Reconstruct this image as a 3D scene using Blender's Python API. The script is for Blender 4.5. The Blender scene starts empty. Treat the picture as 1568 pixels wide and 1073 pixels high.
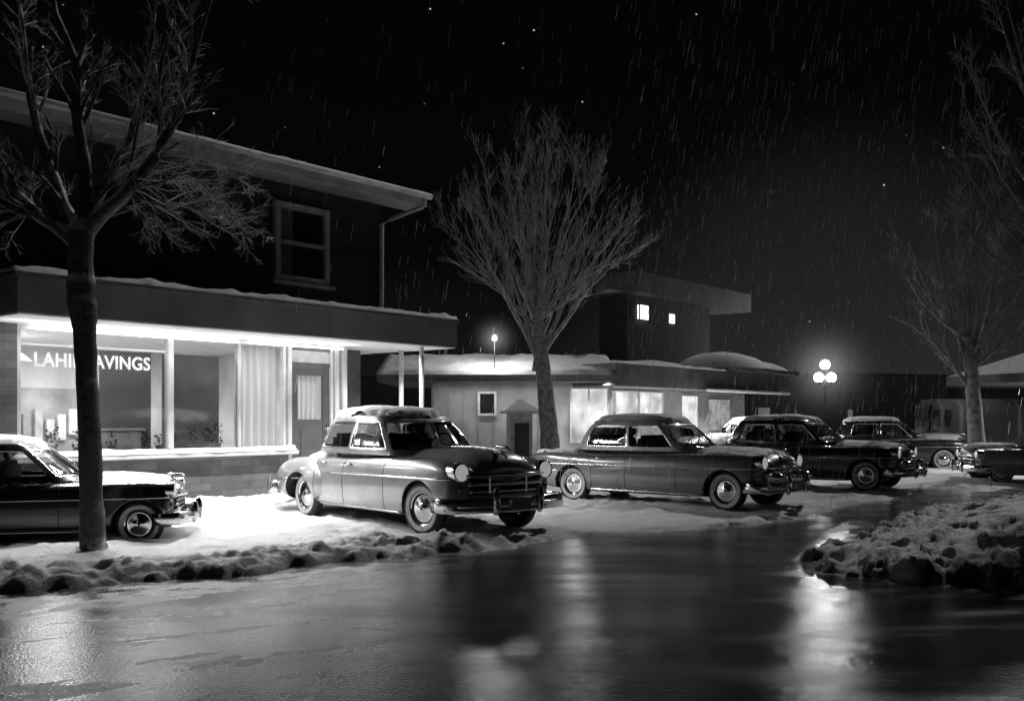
import bpy, bmesh, math, random
import numpy as np
from mathutils import Vector, Matrix, noise
from mathutils.bvhtree import BVHTree
random.seed(7)
scn=bpy.context.scene
COL=scn.collection
# ------------------------------------------------------------------ helpers
def link(o,parent=None):
    COL.objects.link(o)
    if parent is not None: o.parent=parent
    return o
def empty(name,loc=(0,0,0),rz=0,s=1):
    o=bpy.data.objects.new(name,None); o.location=loc; o.rotation_euler=(0,0,rz); o.scale=(s,s,s)
    return link(o)
def mobj(name,v,f,mats,parent=None,smooth=False,idx=None):
    me=bpy.data.meshes.new(name); me.from_pydata([tuple(p) for p in v],[],f)
    if not isinstance(mats,(list,tuple)): mats=[mats]
    for m in mats: me.materials.append(m)
    if idx is not None: me.polygons.foreach_set('material_index',idx)
    if smooth: me.polygons.foreach_set('use_smooth',[True]*len(me.polygons))
    me.update()
    return link(bpy.data.objects.new(name,me),parent)
def bm_obj(name,bm,mats,parent=None,smooth=False):
    me=bpy.data.meshes.new(name); bm.to_mesh(me); bm.free()
    if not isinstance(mats,(list,tuple)): mats=[mats]
    for m in mats: me.materials.append(m)
    if smooth: me.polygons.foreach_set('use_smooth',[True]*len(me.polygons))
    return link(bpy.data.objects.new(name,me),parent)
def box(name,x0,x1,y0,y1,z0,z1,m,parent=None,bev=0):
    bm=bmesh.new(); bmesh.ops.create_cube(bm,size=1)
    for v in bm.verts:
        v.co=Vector((x0+(v.co.x+.5)*(x1-x0),y0+(v.co.y+.5)*(y1-y0),z0+(v.co.z+.5)*(z1-z0)))
    if bev: bmesh.ops.bevel(bm,geom=bm.edges[:],offset=bev,segments=2,affect='EDGES')
    return bm_obj(name,bm,m,parent)
def tube(paths,sides=6):
    V=[];F=[]
    for pts,rad in paths:
        n=len(pts); base=len(V)
        for i in range(n):
            a=pts[max(0,i-1)]; b=pts[min(n-1,i+1)]
            t=(b-a)
            if t.length<1e-6: t=Vector((0,0,1))
            t.normalize()
            ref=Vector((0,0,1)) if abs(t.z)<.8 else Vector((1,0,0))
            s=t.cross(ref).normalized(); w=t.cross(s)
            for k in range(sides):
                an=2*math.pi*k/sides
                V.append(pts[i]+(s*math.cos(an)+w*math.sin(an))*rad[i])
        for i in range(n-1):
            for k in range(sides):
                k2=(k+1)%sides
                F.append((base+i*sides+k,base+i*sides+k2,base+(i+1)*sides+k2,base+(i+1)*sides+k))
        F.append(tuple(base+k for k in range(sides))[::-1]); F.append(tuple(base+(n-1)*sides+k for k in range(sides)))
    return V,F
def pipe(name,pts,r,m,parent=None,sides=10):
    pts=[Vector(p) for p in pts]
    rr=r if isinstance(r,(list,tuple)) else [r]*len(pts)
    V,F=tube([(pts,rr)],sides); return mobj(name,V,F,m,parent,True)
def lathe(profile,axis='Y',n=28,center=(0,0,0)):
    V=[];F=[]
    for r,h in profile:
        for k in range(n):
            a=2*math.pi*k/n
            if axis=='Y': p=(r*math.cos(a),h,r*math.sin(a))
            elif axis=='X': p=(h,r*math.cos(a),r*math.sin(a))
            else: p=(r*math.cos(a),r*math.sin(a),h)
            V.append((p[0]+center[0],p[1]+center[1],p[2]+center[2]))
    for i in range(len(profile)-1):
        for k in range(n):
            k2=(k+1)%n; F.append((i*n+k,i*n+k2,(i+1)*n+k2,(i+1)*n+k))
    return V,F
def hsh(ix,iy,s):
    v=np.sin(ix*127.1+iy*311.7+s*74.7)*43758.5453
    return v-np.floor(v)
def vnoise(x,y,s=0):
    ix=np.floor(x);iy=np.floor(y);fx=x-ix;fy=y-iy
    fx=fx*fx*(3-2*fx);fy=fy*fy*(3-2*fy)
    a=hsh(ix,iy,s);b=hsh(ix+1,iy,s);c=hsh(ix,iy+1,s);d=hsh(ix+1,iy+1,s)
    return (a*(1-fx)+b*fx)*(1-fy)+(c*(1-fx)+d*fx)*fy
def fbm(x,y,s=0,o=4):
    r=0;a=.5
    for i in range(o):
        c,sn=math.cos(.6*i+.5),math.sin(.6*i+.5)
        r=r+a*vnoise((x*c-y*sn)*2**i,(x*sn+y*c)*2**i,s+i); a*=.5
    return r
def ridged(x,y,s=0,o=4):
    r=0;a=.5
    for i in range(o):
        c,sn=math.cos(.7*i+.3),math.sin(.7*i+.3)
        r=r+a*(1-np.abs(2*vnoise((x*c-y*sn)*2**i,(x*sn+y*c)*2**i,s+i)-1)); a*=.5
    return r
def sstep(a,b,x):
    t=np.clip((x-a)/(b-a),0,1); return t*t*(3-2*t)
# ------------------------------------------------------------------ materials
def newmat(name):
    m=bpy.data.materials.new(name); m.use_nodes=True
    nt=m.node_tree; b=nt.nodes['Principled BSDF']; return m,nt,b
def N(nt,t,**k):
    n=nt.nodes.new(t)
    for a,v in k.items(): setattr(n,a,v)
    return n
def g(v,w=0.0): return (v*(1+w),v,v*(1-w),1)
def mat(name,c,rough=.6,metal=0,var=.25,scale=6,bump=.15,bscale=None,coat=0,emis=0,spec=.5,dist=.01,coords='Object'):
    m,nt,b=newmat(name)
    tc=N(nt,'ShaderNodeTexCoord')
    nz=N(nt,'ShaderNodeTexNoise'); nz.inputs['Scale'].default_value=scale; nz.inputs['Detail'].default_value=5
    nt.links.new(tc.outputs[coords],nz.inputs['Vector'])
    mr=N(nt,'ShaderNodeMapRange'); mr.inputs['From Min'].default_value=.3; mr.inputs['From Max'].default_value=.7
    mr.inputs['To Min'].default_value=c*(1-var); mr.inputs['To Max'].default_value=min(1,c*(1+var))
    nt.links.new(nz.outputs['Fac'],mr.inputs['Value']); nt.links.new(mr.outputs[0],b.inputs['Base Color'])
    b.inputs['Roughness'].default_value=rough; b.inputs['Metallic'].default_value=metal
    b.inputs['Coat Weight'].default_value=coat; b.inputs['Coat Roughness'].default_value=.06
    b.inputs['Specular IOR Level'].default_value=spec
    if emis:
        b.inputs['Emission Color'].default_value=(1,1,1,1); b.inputs['Emission Strength'].default_value=emis
        m.cycles.emission_sampling='NONE'
    if bump:
        n2=N(nt,'ShaderNodeTexNoise'); n2.inputs['Scale'].default_value=bscale or scale*6; n2.inputs['Detail'].default_value=3
        nt.links.new(tc.outputs[coords],n2.inputs['Vector'])
        bp=N(nt,'ShaderNodeBump'); bp.inputs['Strength'].default_value=bump; bp.inputs['Distance'].default_value=dist
        nt.links.new(n2.outputs['Fac'],bp.inputs['Height']); nt.links.new(bp.outputs[0],b.inputs['Normal'])
    return m
def add_snow(m,lo=.55,hi=.85,zmin=None,nscale=9,thr=.42,col=.8,amount=1.0):
    nt=m.node_tree; out=[n for n in nt.nodes if n.type=='OUTPUT_MATERIAL'][0]
    b=nt.nodes['Principled BSDF']
    sn=N(nt,'ShaderNodeBsdfDiffuse'); sn.inputs['Color'].default_value=g(col)
    tc=N(nt,'ShaderNodeTexCoord'); geo=N(nt,'ShaderNodeNewGeometry')
    sx=N(nt,'ShaderNodeSeparateXYZ'); nt.links.new(geo.outputs['Normal'],sx.inputs[0])
    mr=N(nt,'ShaderNodeMapRange',interpolation_type='SMOOTHSTEP'); mr.inputs['From Min'].default_value=lo; mr.inputs['From Max'].default_value=hi
    nt.links.new(sx.outputs['Z'],mr.inputs['Value'])
    nz=N(nt,'ShaderNodeTexNoise'); nz.inputs['Scale'].default_value=nscale; nz.inputs['Detail'].default_value=7; nz.inputs['Roughness'].default_value=.75
    nt.links.new(tc.outputs['Object'],nz.inputs['Vector'])
    m2=N(nt,'ShaderNodeMapRange'); m2.inputs['From Min'].default_value=thr; m2.inputs['From Max'].default_value=thr+.12; m2.inputs['To Max'].default_value=amount
    nt.links.new(nz.outputs['Fac'],m2.inputs['Value'])
    mu=N(nt,'ShaderNodeMath',operation='MULTIPLY'); nt.links.new(mr.outputs[0],mu.inputs[0]); nt.links.new(m2.outputs[0],mu.inputs[1])
    last=mu.outputs[0]
    if zmin is not None:
        so=N(nt,'ShaderNodeSeparateXYZ'); nt.links.new(tc.outputs['Object'],so.inputs[0])
        m3=N(nt,'ShaderNodeMapRange'); m3.inputs['From Min'].default_value=zmin; m3.inputs['From Max'].default_value=zmin+.15
        nt.links.new(so.outputs['Z'],m3.inputs['Value'])
        mm=N(nt,'ShaderNodeMath',operation='MULTIPLY'); nt.links.new(last,mm.inputs[0]); nt.links.new(m3.outputs[0],mm.inputs[1]); last=mm.outputs[0]
    bp=N(nt,'ShaderNodeBump'); bp.inputs['Strength'].default_value=.5; bp.inputs['Distance'].default_value=.01
    nt.links.new(nz.outputs['Fac'],bp.inputs['Height']); nt.links.new(bp.outputs[0],sn.inputs['Normal'])
    mx=N(nt,'ShaderNodeMixShader'); nt.links.new(last,mx.inputs[0]); nt.links.new(b.outputs[0],mx.inputs[1]); nt.links.new(sn.outputs[0],mx.inputs[2])
    nt.links.new(mx.outputs[0],out.inputs['Surface'])
    return m
def glassmat(name,tr=.8,col=.9):
    m,nt,b=newmat(name); out=[n for n in nt.nodes if n.type=='OUTPUT_MATERIAL'][0]
    nt.nodes.remove(b)
    t=N(nt,'ShaderNodeBsdfTransparent'); t.inputs[0].default_value=g(col*tr)
    gl=N(nt,'ShaderNodeBsdfGlossy'); gl.inputs['Roughness'].default_value=.04; gl.inputs['Color'].default_value=g(.9)
    fr=N(nt,'ShaderNodeFresnel'); fr.inputs['IOR'].default_value=1.6
    mx=N(nt,'ShaderNodeMixShader'); nt.links.new(fr.outputs[0],mx.inputs[0]); nt.links.new(t.outputs[0],mx.inputs[1]); nt.links.new(gl.outputs[0],mx.inputs[2])
    nt.links.new(mx.outputs[0],out.inputs['Surface']); return m
def brickmat(name,c,mortar,rough=.8):
    m,nt,b=newmat(name); tc=N(nt,'ShaderNodeTexCoord'); s=N(nt,'ShaderNodeSeparateXYZ'); nt.links.new(tc.outputs['Object'],s.inputs[0])
    ad=N(nt,'ShaderNodeMath',operation='ADD'); nt.links.new(s.outputs['X'],ad.inputs[0]); nt.links.new(s.outputs['Y'],ad.inputs[1])
    cb=N(nt,'ShaderNodeCombineXYZ'); nt.links.new(ad.outputs[0],cb.inputs[0]); nt.links.new(s.outputs['Z'],cb.inputs[1])
    br=N(nt,'ShaderNodeTexBrick'); br.inputs['Scale'].default_value=1; br.inputs['Brick Width'].default_value=.4; br.inputs['Row Height'].default_value=.13
    br.inputs['Mortar Size'].default_value=.008; br.inputs['Color1'].default_value=g(c); br.inputs['Color2'].default_value=g(c*.6); br.inputs['Mortar'].default_value=g(mortar)
    nt.links.new(cb.outputs[0],br.inputs['Vector'])
    nz=N(nt,'ShaderNodeTexNoise'); nz.inputs['Scale'].default_value=3; nz.inputs['Detail'].default_value=6; nt.links.new(tc.outputs['Object'],nz.inputs['Vector'])
    mx=N(nt,'ShaderNodeMix',data_type='RGBA',blend_type='MULTIPLY'); mx.inputs[0].default_value=.7
    nt.links.new(br.outputs['Color'],mx.inputs[6]); nt.links.new(nz.outputs['Fac'],mx.inputs[7]); nt.links.new(mx.outputs[2],b.inputs['Base Color'])
    b.inputs['Roughness'].default_value=rough
    bp=N(nt,'ShaderNodeBump'); bp.inputs['Strength'].default_value=.6; bp.inputs['Distance'].default_value=.01; bp.invert=True
    nt.links.new(br.outputs['Fac'],bp.inputs['Height']); nt.links.new(bp.outputs[0],b.inputs['Normal']); return m
def emit(name,s,var=0,scale=3,sample=False):
    m,nt,b=newmat(name); out=[n for n in nt.nodes if n.type=='OUTPUT_MATERIAL'][0]; nt.nodes.remove(b)
    e=N(nt,'ShaderNodeEmission'); e.inputs['Strength'].default_value=s
    if var:
        tc=N(nt,'ShaderNodeTexCoord'); nz=N(nt,'ShaderNodeTexNoise'); nz.inputs['Scale'].default_value=scale; nt.links.new(tc.outputs['Object'],nz.inputs['Vector'])
        mr=N(nt,'ShaderNodeMapRange'); mr.inputs['From Min'].default_value=.3; mr.inputs['From Max'].default_value=.7; mr.inputs['To Min'].default_value=s*(1-var); mr.inputs['To Max'].default_value=s*(1+var)
        nt.links.new(nz.outputs['Fac'],mr.inputs['Value']); nt.links.new(mr.outputs[0],e.inputs['Strength'])
    nt.links.new(e.outputs[0],out.inputs['Surface'])
    if not sample: m.cycles.emission_sampling='NONE'
    return m

M={}
M['chrome']=mat('chrome',.75,.12,1,var=.08,scale=20,bump=.05)
M['rubber']=mat('tire_rubber',.018,.7,bump=.3,scale=10)
M['whitewall']=mat('whitewall',.42,.5,var=.3,scale=12,bump=.05)
M['black']=mat('underbody_black',.008,.8)
M['seam']=mat('panel_gap',.006,.8,bump=0)
M['lens']=mat('lamp_lens',.8,.15,var=.05,scale=30,coat=1,emis=.30)  # faint emission stands in for reflected light on the headlights
M['tail']=mat('tail_lamp_lens',.12,.2,coat=1)
M['carglass']=glassmat('car_glass',.72)
M['seat']=mat('seat_cloth',.05,.8)
M['plate']=mat('licence_plate',.25,.5)
M['snow_solid']=mat('snow_cap',.82,.7,var=.08,scale=8,bump=.6,bscale=30,dist=.02)
def paint(name,c,rough=.3,snow=.5,metal=.0,zmin=.85,lo=.72,hi=.93):
    m=mat(name,c,rough,metal,var=.12,scale=4,bump=.03,bscale=120,coat=1.0,dist=.002)
    return add_snow(m,lo,hi,zmin,nscale=14,thr=snow,col=.78)
# ------------------------------------------------------------------ CAR
def sweep_plan(name,pts,hz,th,m,parent,z):
    V=[];F=[];n=len(pts);S=10
    for i,(x,y) in enumerate(pts):
        a=pts[max(0,i-1)];b=pts[min(n-1,i+1)]
        t=Vector((b[0]-a[0],b[1]-a[1],0)).normalized(); nn=Vector((t.y,-t.x,0))
        zz=z[i] if isinstance(z,(list,tuple)) else z
        for k in range(S):
            an=2*math.pi*k/S
            ca=math.copysign(abs(math.cos(an))**.6,math.cos(an)); sa=math.copysign(abs(math.sin(an))**.6,math.sin(an))
            V.append(Vector((x,y,zz))+nn*ca*th+Vector((0,0,1))*sa*hz)
    for i in range(n-1):
        for k in range(S):
            k2=(k+1)%S; F.append((i*S+k,i*S+k2,(i+1)*S+k2,(i+1)*S+k))
    F.append(tuple(range(S))[::-1]);F.append(tuple((n-1)*S+k for k in range(S)))
    return mobj(name,V,F,m,parent,True)
TA=dict(x=[-2.58,-2.5,-2.3,-1.9,-1.4,-.8,0,.6,1.0,1.6,2.1,2.34,2.46],
 W=[.62,.70,.78,.83,.86,.87,.88,.88,.88,.88,.87,.84,.78],
 zc=[.60,.72,.85,.97,1.06,1.08,1.08,1.08,1.10,1.12,1.10,1.03,.86],
 zf=[.58,.66,.75,.84,.91,.95,.97,.99,1.0,1.01,1.00,.96,.82],
 zb=[.40,.32,.28,.24,.22,.21,.21,.21,.21,.23,.28,.32,.40],
 val=[0,0,0,0,0,0,0,0,.03,.09,.13,.12,.04],L=2.46,R=2.58,ax=1.62,rx=-1.45)
TB=dict(x=[-2.85,-2.78,-2.6,-2.2,-1.6,-.8,0,.6,1.0,1.6,2.1,2.42,2.55],
 W=[.72,.80,.86,.90,.92,.92,.92,.92,.92,.91,.90,.87,.80],
 zc=[.66,.80,.90,.96,1.02,1.04,1.05,1.05,1.06,1.05,1.02,.96,.80],
 zf=[.74,.88,.95,.96,.95,.94,.96,.98,.99,1.00,1.00,.97,.84],
 zb=[.38,.34,.30,.25,.21,.20,.20,.20,.20,.22,.28,.32,.40],
 val=[0.02,.04,.05,.05,.03,0,0,0,.02,.06,.08,.08,.03],L=2.55,R=2.85,ax=1.72,rx=-1.50)
TD=dict(TB); TD['ax']=1.90
def nose(T,x,y):
    if x>1.6: return x-.22*(abs(y)/.9)**2.2*min(1,(x-1.6)/.7)
    if x<-1.9: return x+.20*(abs(y)/.9)**2.2*min(1,(-1.9-x)/.6)
    return x
def wheel(parent,x,y,side,idx,steer=0,R=.35):
    s=side
    prof=[(.02,.075),(.07,.07),(.10,.045),(.14,.055),(.175,.03),(.20,.05),(.215,.06),(.225,.066),(.285,.075),(.325,.062),(R,.03),(R,-.06),(.31,-.09),(.2,-.08)]
    mi=[1,1,1,1,3,1,0,2,0,0,0,0,0]
    V,F=lathe([(r,h*s) for r,h in prof],'Y',36)
    idxs=[]
    for k in mi: idxs+= [k]*36
    o=mobj('wheel_%d'%idx,V,F,[M['rubber'],M['chrome'],M['whitewall'],M['black']],parent,True,idxs)
    o.location=(x,y*s,R); o.rotation_euler=(0,0,steer)
    return o
carn=[0]
def build_car(loc,heading,P,T=TA,roofm=None,s=1.0,fender=True,gshift=0,skirt=False,deepbump=False,steer=0,snow=(.5,.4,.45)):
    carn[0]+=1; cid=carn[0]
    car=empty('parked_car',loc,heading,s)
    roofm=roofm or P
    fr_=.385; rr_=.30 if skirt else .375
    xs=[]
    for a,b in zip(T['x'][:-1],T['x'][1:]):
        n=max(1,int(round((b-a)/.22)))
        xs+= [a+(b-a)*i/n for i in range(n)]
    xs.append(T['x'][-1])
    f=lambda k,x: float(np.interp(x,T['x'],T[k]))
    V=[];F=[];nh=12
    for x in xs:
        W,zc,zf,zb,vl=[f(k,x) for k in('W','zc','zf','zb','val')]
        half=[(0,zc+.012),(.25*W,zc-.003),(.46*W,zc-.03-(vl*.2)),(.60*W,min(zc,zf)-.03-vl*.55),(.74*W,zf-.012),(.87*W,zf-.02),(.96*W,zf-.08),(1.0*W,zf-.20),(1.005*W,.58),(.995*W,.44),(.965*W,zb+.05),(.88*W,zb)]
        for (y,z) in half: V.append((nose(T,x,y),y,z))
        for (y,z) in half[1:][::-1]: V.append((nose(T,x,y),-y,z))
    S=2*nh-1
    for i in range(len(xs)-1):
        for k in range(S):
            k2=(k+1)%S; F.append((i*S+k,(i+1)*S+k,(i+1)*S+k2,i*S+k2))
    F.append(tuple(range(S))); F.append(tuple((len(xs)-1)*S+k for k in range(S))[::-1])
    me=bpy.data.meshes.new('t'); me.from_pydata(V,[],F); me.update()
    o=bpy.data.objects.new('tmp',me); COL.objects.link(o)
    bm=bmesh.new(); bm.from_mesh(me); bmesh.ops.recalc_face_normals(bm,faces=bm.faces); bm.to_mesh(me); bm.free()
    mod=o.modifiers.new('s','SUBSURF'); mod.levels=2; mod.render_levels=2
    objs=[o]
    if fender:
        bm=bmesh.new(); bmesh.ops.create_uvsphere(bm,u_segments=32,v_segments=18,radius=1)
        for v in bm.verts:
            x,y,z=v.co
            xx=x*.80 if x>0 else x*1.02
            z2=math.copysign(abs(z)**.8,z)
            v.co=Vector((T['rx']-.05+xx, y, .52+(z2*.40 if z>0 else z2*.28)))
        for sd in (1,-1):
            b2=bm.copy()
            for v in b2.verts: v.co.y=sd*(.70+v.co.y*.29)
            if sd<0: bmesh.ops.reverse_faces(b2,faces=b2.faces)
            m2=bpy.data.meshes.new('f'); b2.to_mesh(m2); b2.free()
            oo=bpy.data.objects.new('tmpf',m2); COL.objects.link(oo); objs.append(oo)
        bm.free()
    cut=[]
    for ax,rr in ((T['ax'],fr_),(T['rx'],rr_)):
        for sd in(1,-1):
            bm=bmesh.new(); bmesh.ops.create_cone(bm,segments=40,radius1=rr,radius2=rr,depth=.62,cap_ends=True)
            for v in bm.verts:
                v.co=Vector((ax+v.co.x,sd*(.86+v.co.z),.33+v.co.y))
                if v.co.z<.3: v.co.z-=.3
            bmesh.ops.recalc_face_normals(bm,faces=bm.faces)
            mc=bpy.data.meshes.new('c'); bm.to_mesh(mc); bm.free()
            oc=bpy.data.objects.new('tmpc',mc); COL.objects.link(oc); cut.append(oc)
    for ob in objs:
        for c in cut:
            md=ob.modifiers.new('b','BOOLEAN'); md.operation='DIFFERENCE'; md.object=c; md.solver='EXACT'
    dg=bpy.context.evaluated_depsgraph_get(); dg.update()
    names=['body','rear_fender_a','rear_fender_b']
    bvh=[]
    for ob,nm in zip(objs,names):
        ev=ob.evaluated_get(dg); m3=bpy.data.meshes.new_from_object(ev)
        m3.name=nm; m3.materials.clear(); m3.materials.append(P); m3.materials.append(M['black'])
        for p in m3.polygons:
            p.use_smooth=True
            c=p.center
            for ax,rr in ((T['ax'],fr_),(T['rx'],rr_)):
                d=math.hypot(c.x-ax,c.z-.33)
                nrm=p.normal
                if abs(d-rr)<.015 and abs(nrm.y)<.3 and c.z>.2: p.material_index=1; p.use_smooth=False
                if d<rr+.05 and abs(abs(c.y)-.55)<.01: p.material_index=1; p.use_smooth=False
            if c.z<.28 and p.normal.z<-.5: p.material_index=1
        bm=bmesh.new(); bm.from_mesh(m3); bvh.append(BVHTree.FromBMesh(bm)); bm.free()
        link(bpy.data.objects.new(nm,m3),car)
    for ob in objs+cut: bpy.data.objects.remove(ob,do_unlink=True)
    def sy(x,z,sd=1):
        best=0
        for b in bvh[:3]:
            h=b.ray_cast(Vector((x,3*sd,z)),Vector((0,-sd,0)))
            if h[0] is not None: best=max(best,abs(h[0].y))
        return best
    def sx(y,z,d=1):
        h=bvh[0].ray_cast(Vector((4*d,y,z)),Vector((-d,0,0))); return h[0].x if h[0] is not None else d*2.4
    def sz(x,y):
        h=bvh[0].ray_cast(Vector((x,y,3)),Vector((0,0,-1))); return h[0].z if h[0] is not None else 1
    paths=[];seams=[]
    for sd in(1,-1):
        def strip(x0,x1,z0,z1,r):
            pts=[];n=int(abs(x1-x0)/.08)+2
            for i in range(n):
                t=i/(n-1);x=x0+(x1-x0)*t;z=z0+(z1-z0)*t
                y=sy(x,z,sd)
                if y>.5: pts.append(Vector((x,sd*(y+.004),z)))
            if len(pts)>2: paths.append((pts,[r]*len(pts)))
        strip(T['ax']+.62,-.62 if fender else T['rx']-1.1,.745,.72,.012)
        strip(T['ax']-.45,T['rx']+.42,.27,.27,.018)
        strip(T['rx']-.05,T['rx']-.85,.60,.58,.010)
        for xx in (.80,-.27,-1.02):
            pts=[]
            for i in range(15):
                z=.30+i*.047; y=sy(xx,z,sd)
                if y>.5: pts.append(Vector((xx-(.0 if xx>-1 else max(0,(.7-z)*-.35)),sd*(y-.001),z)))
            if len(pts)>2: seams.append((pts,[.006]*len(pts)))
        for xx in(-.16,-.92):
            y=sy(xx,.86,sd); paths.append(([Vector((xx-.03,sd*y,.86)),Vector((xx-.02,sd*(y+.035),.86)),Vector((xx+.12,sd*(y+.03),.86)),Vector((xx+.13,sd*y,.86))],[.008,.012,.012,.008]))
    pts=[Vector((x,0,sz(x,0)+.006)) for x in np.linspace(.95,T['L']-.12,14)]
    paths.append((pts,[.010]*14))
    zz=sz(T['L']-.25,0)
    paths.append(([Vector((T['L']-.42,0,zz+.03)),Vector((T['L']-.3,0,zz+.075)),Vector((T['L']-.12,0,zz+.06)),Vector((T['L']-.05,0,zz+.02))],[.006,.022,.02,.006]))
    for sd in(1,-1):
        pts=[Vector((x,sd*.52,sz(x,sd*.52)+.001)) for x in np.linspace(.95,T['L']-.15,12)]
        seams.append((pts,[.005]*12))
    pts=[Vector((-1.75-.05*abs(y)/.5,y,sz(-1.8,y)+.001)) for y in np.linspace(-.5,.5,9)]; seams.append((pts,[.005]*9))
    Vv,Ff=tube(paths,8); mobj('chrome_trim',Vv,Ff,M['chrome'],car,True)
    Vv,Ff=tube(seams,6); mobj('panel_seams',Vv,Ff,M['seam'],car,True)
    for nm,d,L in(('front_bumper',1,T['L']),('rear_bumper',-1,T['R'])):
        L=L-.03
        pts=[(d*(L-.42),-.93),(d*(L-.25),-.955),(d*(L-.08),-.92)]
        ys=np.linspace(-.84,.84,15)
        pts+=[(d*(L+.14-.20*(abs(y)/.9)**2),float(y)) for y in ys]
        pts+=[(d*(L-.08),.92),(d*(L-.25),.955),(d*(L-.42),.93)]
        sweep_plan(nm,pts,.095,.028,M['chrome'],car,.43)
        sweep_plan(nm+'_rib',pts[3:-3],.022,.045,M['chrome'],car,.43)
        for yy in(-.36,.36):
            xx=d*(L+.16-.20*(abs(yy)/.9)**2)
            bm=bmesh.new(); bmesh.ops.create_uvsphere(bm,u_segments=14,v_segments=10,radius=1)
            for v in bm.verts: v.co=Vector((xx+v.co.x*.07,yy+v.co.y*.05,.48+v.co.z*.18))
            bm_obj('bumper_guard',bm,M['chrome'],car,True)
        if deepbump and d>0:
            for yy in(-.55,.55):
                V,F=lathe([(.0,.22),(.03,.20),(.07,.12),(.09,0),(.09,-.1)],'X',20,(L-.05,yy,.60)); mobj('bumper_bullet',V,F,M['chrome'],car,True)
    box('licence_plate',T['L']+.16,T['L']+.17,-.15,.15,.36,.50,M['plate'],car)
    box('rear_licence_plate',-T['R']-.17,-T['R']-.16,-.15,.15,.36,.50,M['plate'],car)
    pts=[(sx(y,.62)+.004,y) for y in np.linspace(-.58,.58,11)]
    sweep_plan('grille_recess',[(p[0]-.005,p[1]) for p in pts],.135,.018,M['black'],car,.67)
    bars=((.79,.020,.64),(.68,.024,.60),(.59,.014,.58)) if T is TA else ((.755,.022,.66),(.685,.016,.56),(.615,.020,.60),(.555,.014,.52))
    for z,hz,wd in bars:
        pts=[(sx(y,z)+.025,y) for y in np.linspace(-wd,wd,13)]
        sweep_plan('grille_bar',pts,hz,.018,M['chrome'],car,z)
    for y in (np.linspace(-.3,.3,2) if T is TA else np.linspace(-.42,.42,7)):
        x=sx(y,.65)+.025; box('grille_tooth',x-.01,x+.02,y-.016,y+.016,.56,.765,M['chrome'],car,.005)
    for sd in(1,-1):
        yl=.69*sd; zl=.83 if T is TA else .84
        xl=sx(yl,zl)
        V,F=lathe([(.12,-.16),(.124,-.02),(.125,.03),(.118,.045),(.104,.04)],'X',28,(xl,yl,zl)); mobj('headlight_rim',V,F,M['chrome'],car,True)
        V,F=lathe([(.106,.03),(.092,.045),(.06,.060),(.03,.067),(.002,.07)],'X',28,(xl,yl,zl)); mobj('headlight',V,F,M['lens'],car,True)
        xk=sx(yl,zl-.22); V,F=lathe([(.04,-.05),(.04,.03),(.03,.04),(.002,.045)],'X',18,(xk,yl,zl-.21)); mobj('parking_lamp',V,F,M['tail'],car,True)
        xt=sx(.68*sd,.70,-1); V,F=lathe([(.07,.1),(.07,-.02),(.055,-.05),(.002,-.07)],'X',18,(xt,.68*sd,.68)); mobj('tail_lamp',V,F,M['tail'],car,True)
    # greenhouse
    belt=[(1.06,0),(1.00,.40),(.80,.70),(.73,.745),(-.235,.785),(-.275,.785),(-1.14,.74),(-1.40,.60),(-1.60,.32),(-1.66,0)]
    roof=[(.46,0),(.42,.34),(.29,.555),(.235,.585),(-.215,.625),(-.255,.625),(-.98,.56),(-1.16,.45),(-1.27,.26),(-1.30,0)]
    if T is not TA: roof=[(x-.03 if x>0 else x-.12,y*1.03) for x,y in roof]; belt=[(x,y*1.04) if x>-.5 else (x-.12,y*1.04) for x,y in belt]
    full=lambda L:[(x,y) for x,y in L]+[(x,-y) for x,y in L[1:-1][::-1]]
    B=full(belt);Rf=full(roof); n=len(B)
    zbelt=1.00; zr=1.52
    lv=[0,.14,.50,.89,1.0]
    V=[];F=[]
    for t in lv:
        bl=.03*math.sin(math.pi*t)
        for (x0,y0),(x1,y1) in zip(B,Rf):
            x=x0+(x1-x0)*t;y=y0+(y1-y0)*t
            rr=math.hypot(x+.3,y)
            V.append((x+(x+.3)/rr*bl+gshift,y*(1+bl*1.3),zbelt+(zr-zbelt)*t))
    for sc,z in((.95,1.557),(.74,1.605),(.40,1.632)):
        for x1,y1 in Rf: V.append(((x1+.4)*sc-.4+gshift,y1*sc,z))
    V.append((-.4+gshift,0,1.637))
    nr=len(lv)+3
    spans={0:'w',1:'w',3:'s1',5:'s2',7:'r',8:'r'}
    for k in list(spans): spans[n-1-k]=spans[k]+'m' if spans[k][0]=='s' else spans[k]
    fi={}
    for i in range(nr-1):
        for k in range(n):
            k2=(k+1)%n
            F.append((i*n+k,i*n+k2,(i+1)*n+k2,(i+1)*n+k))
            if i in(1,2) and k in spans: fi[len(F)-1]=spans[k]
    c=len(V)-1
    for k in range(n): F.append(((nr-1)*n+k,(nr-1)*n+(k+1)%n,c))
    me=bpy.data.meshes.new('greenhouse'); me.from_pydata(V,[],F)
    bm=bmesh.new(); bm.from_mesh(me); bm.faces.ensure_lookup_table()
    gb=BVHTree.FromBMesh(bm)
    groups={}
    for i,gname in fi.items(): groups.setdefault(gname,[]).append(bm.faces[i])
    bmesh.ops.recalc_face_normals(bm,faces=bm.faces)
    cl=bm.edges.layers.float.new('crease_edge')
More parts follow.
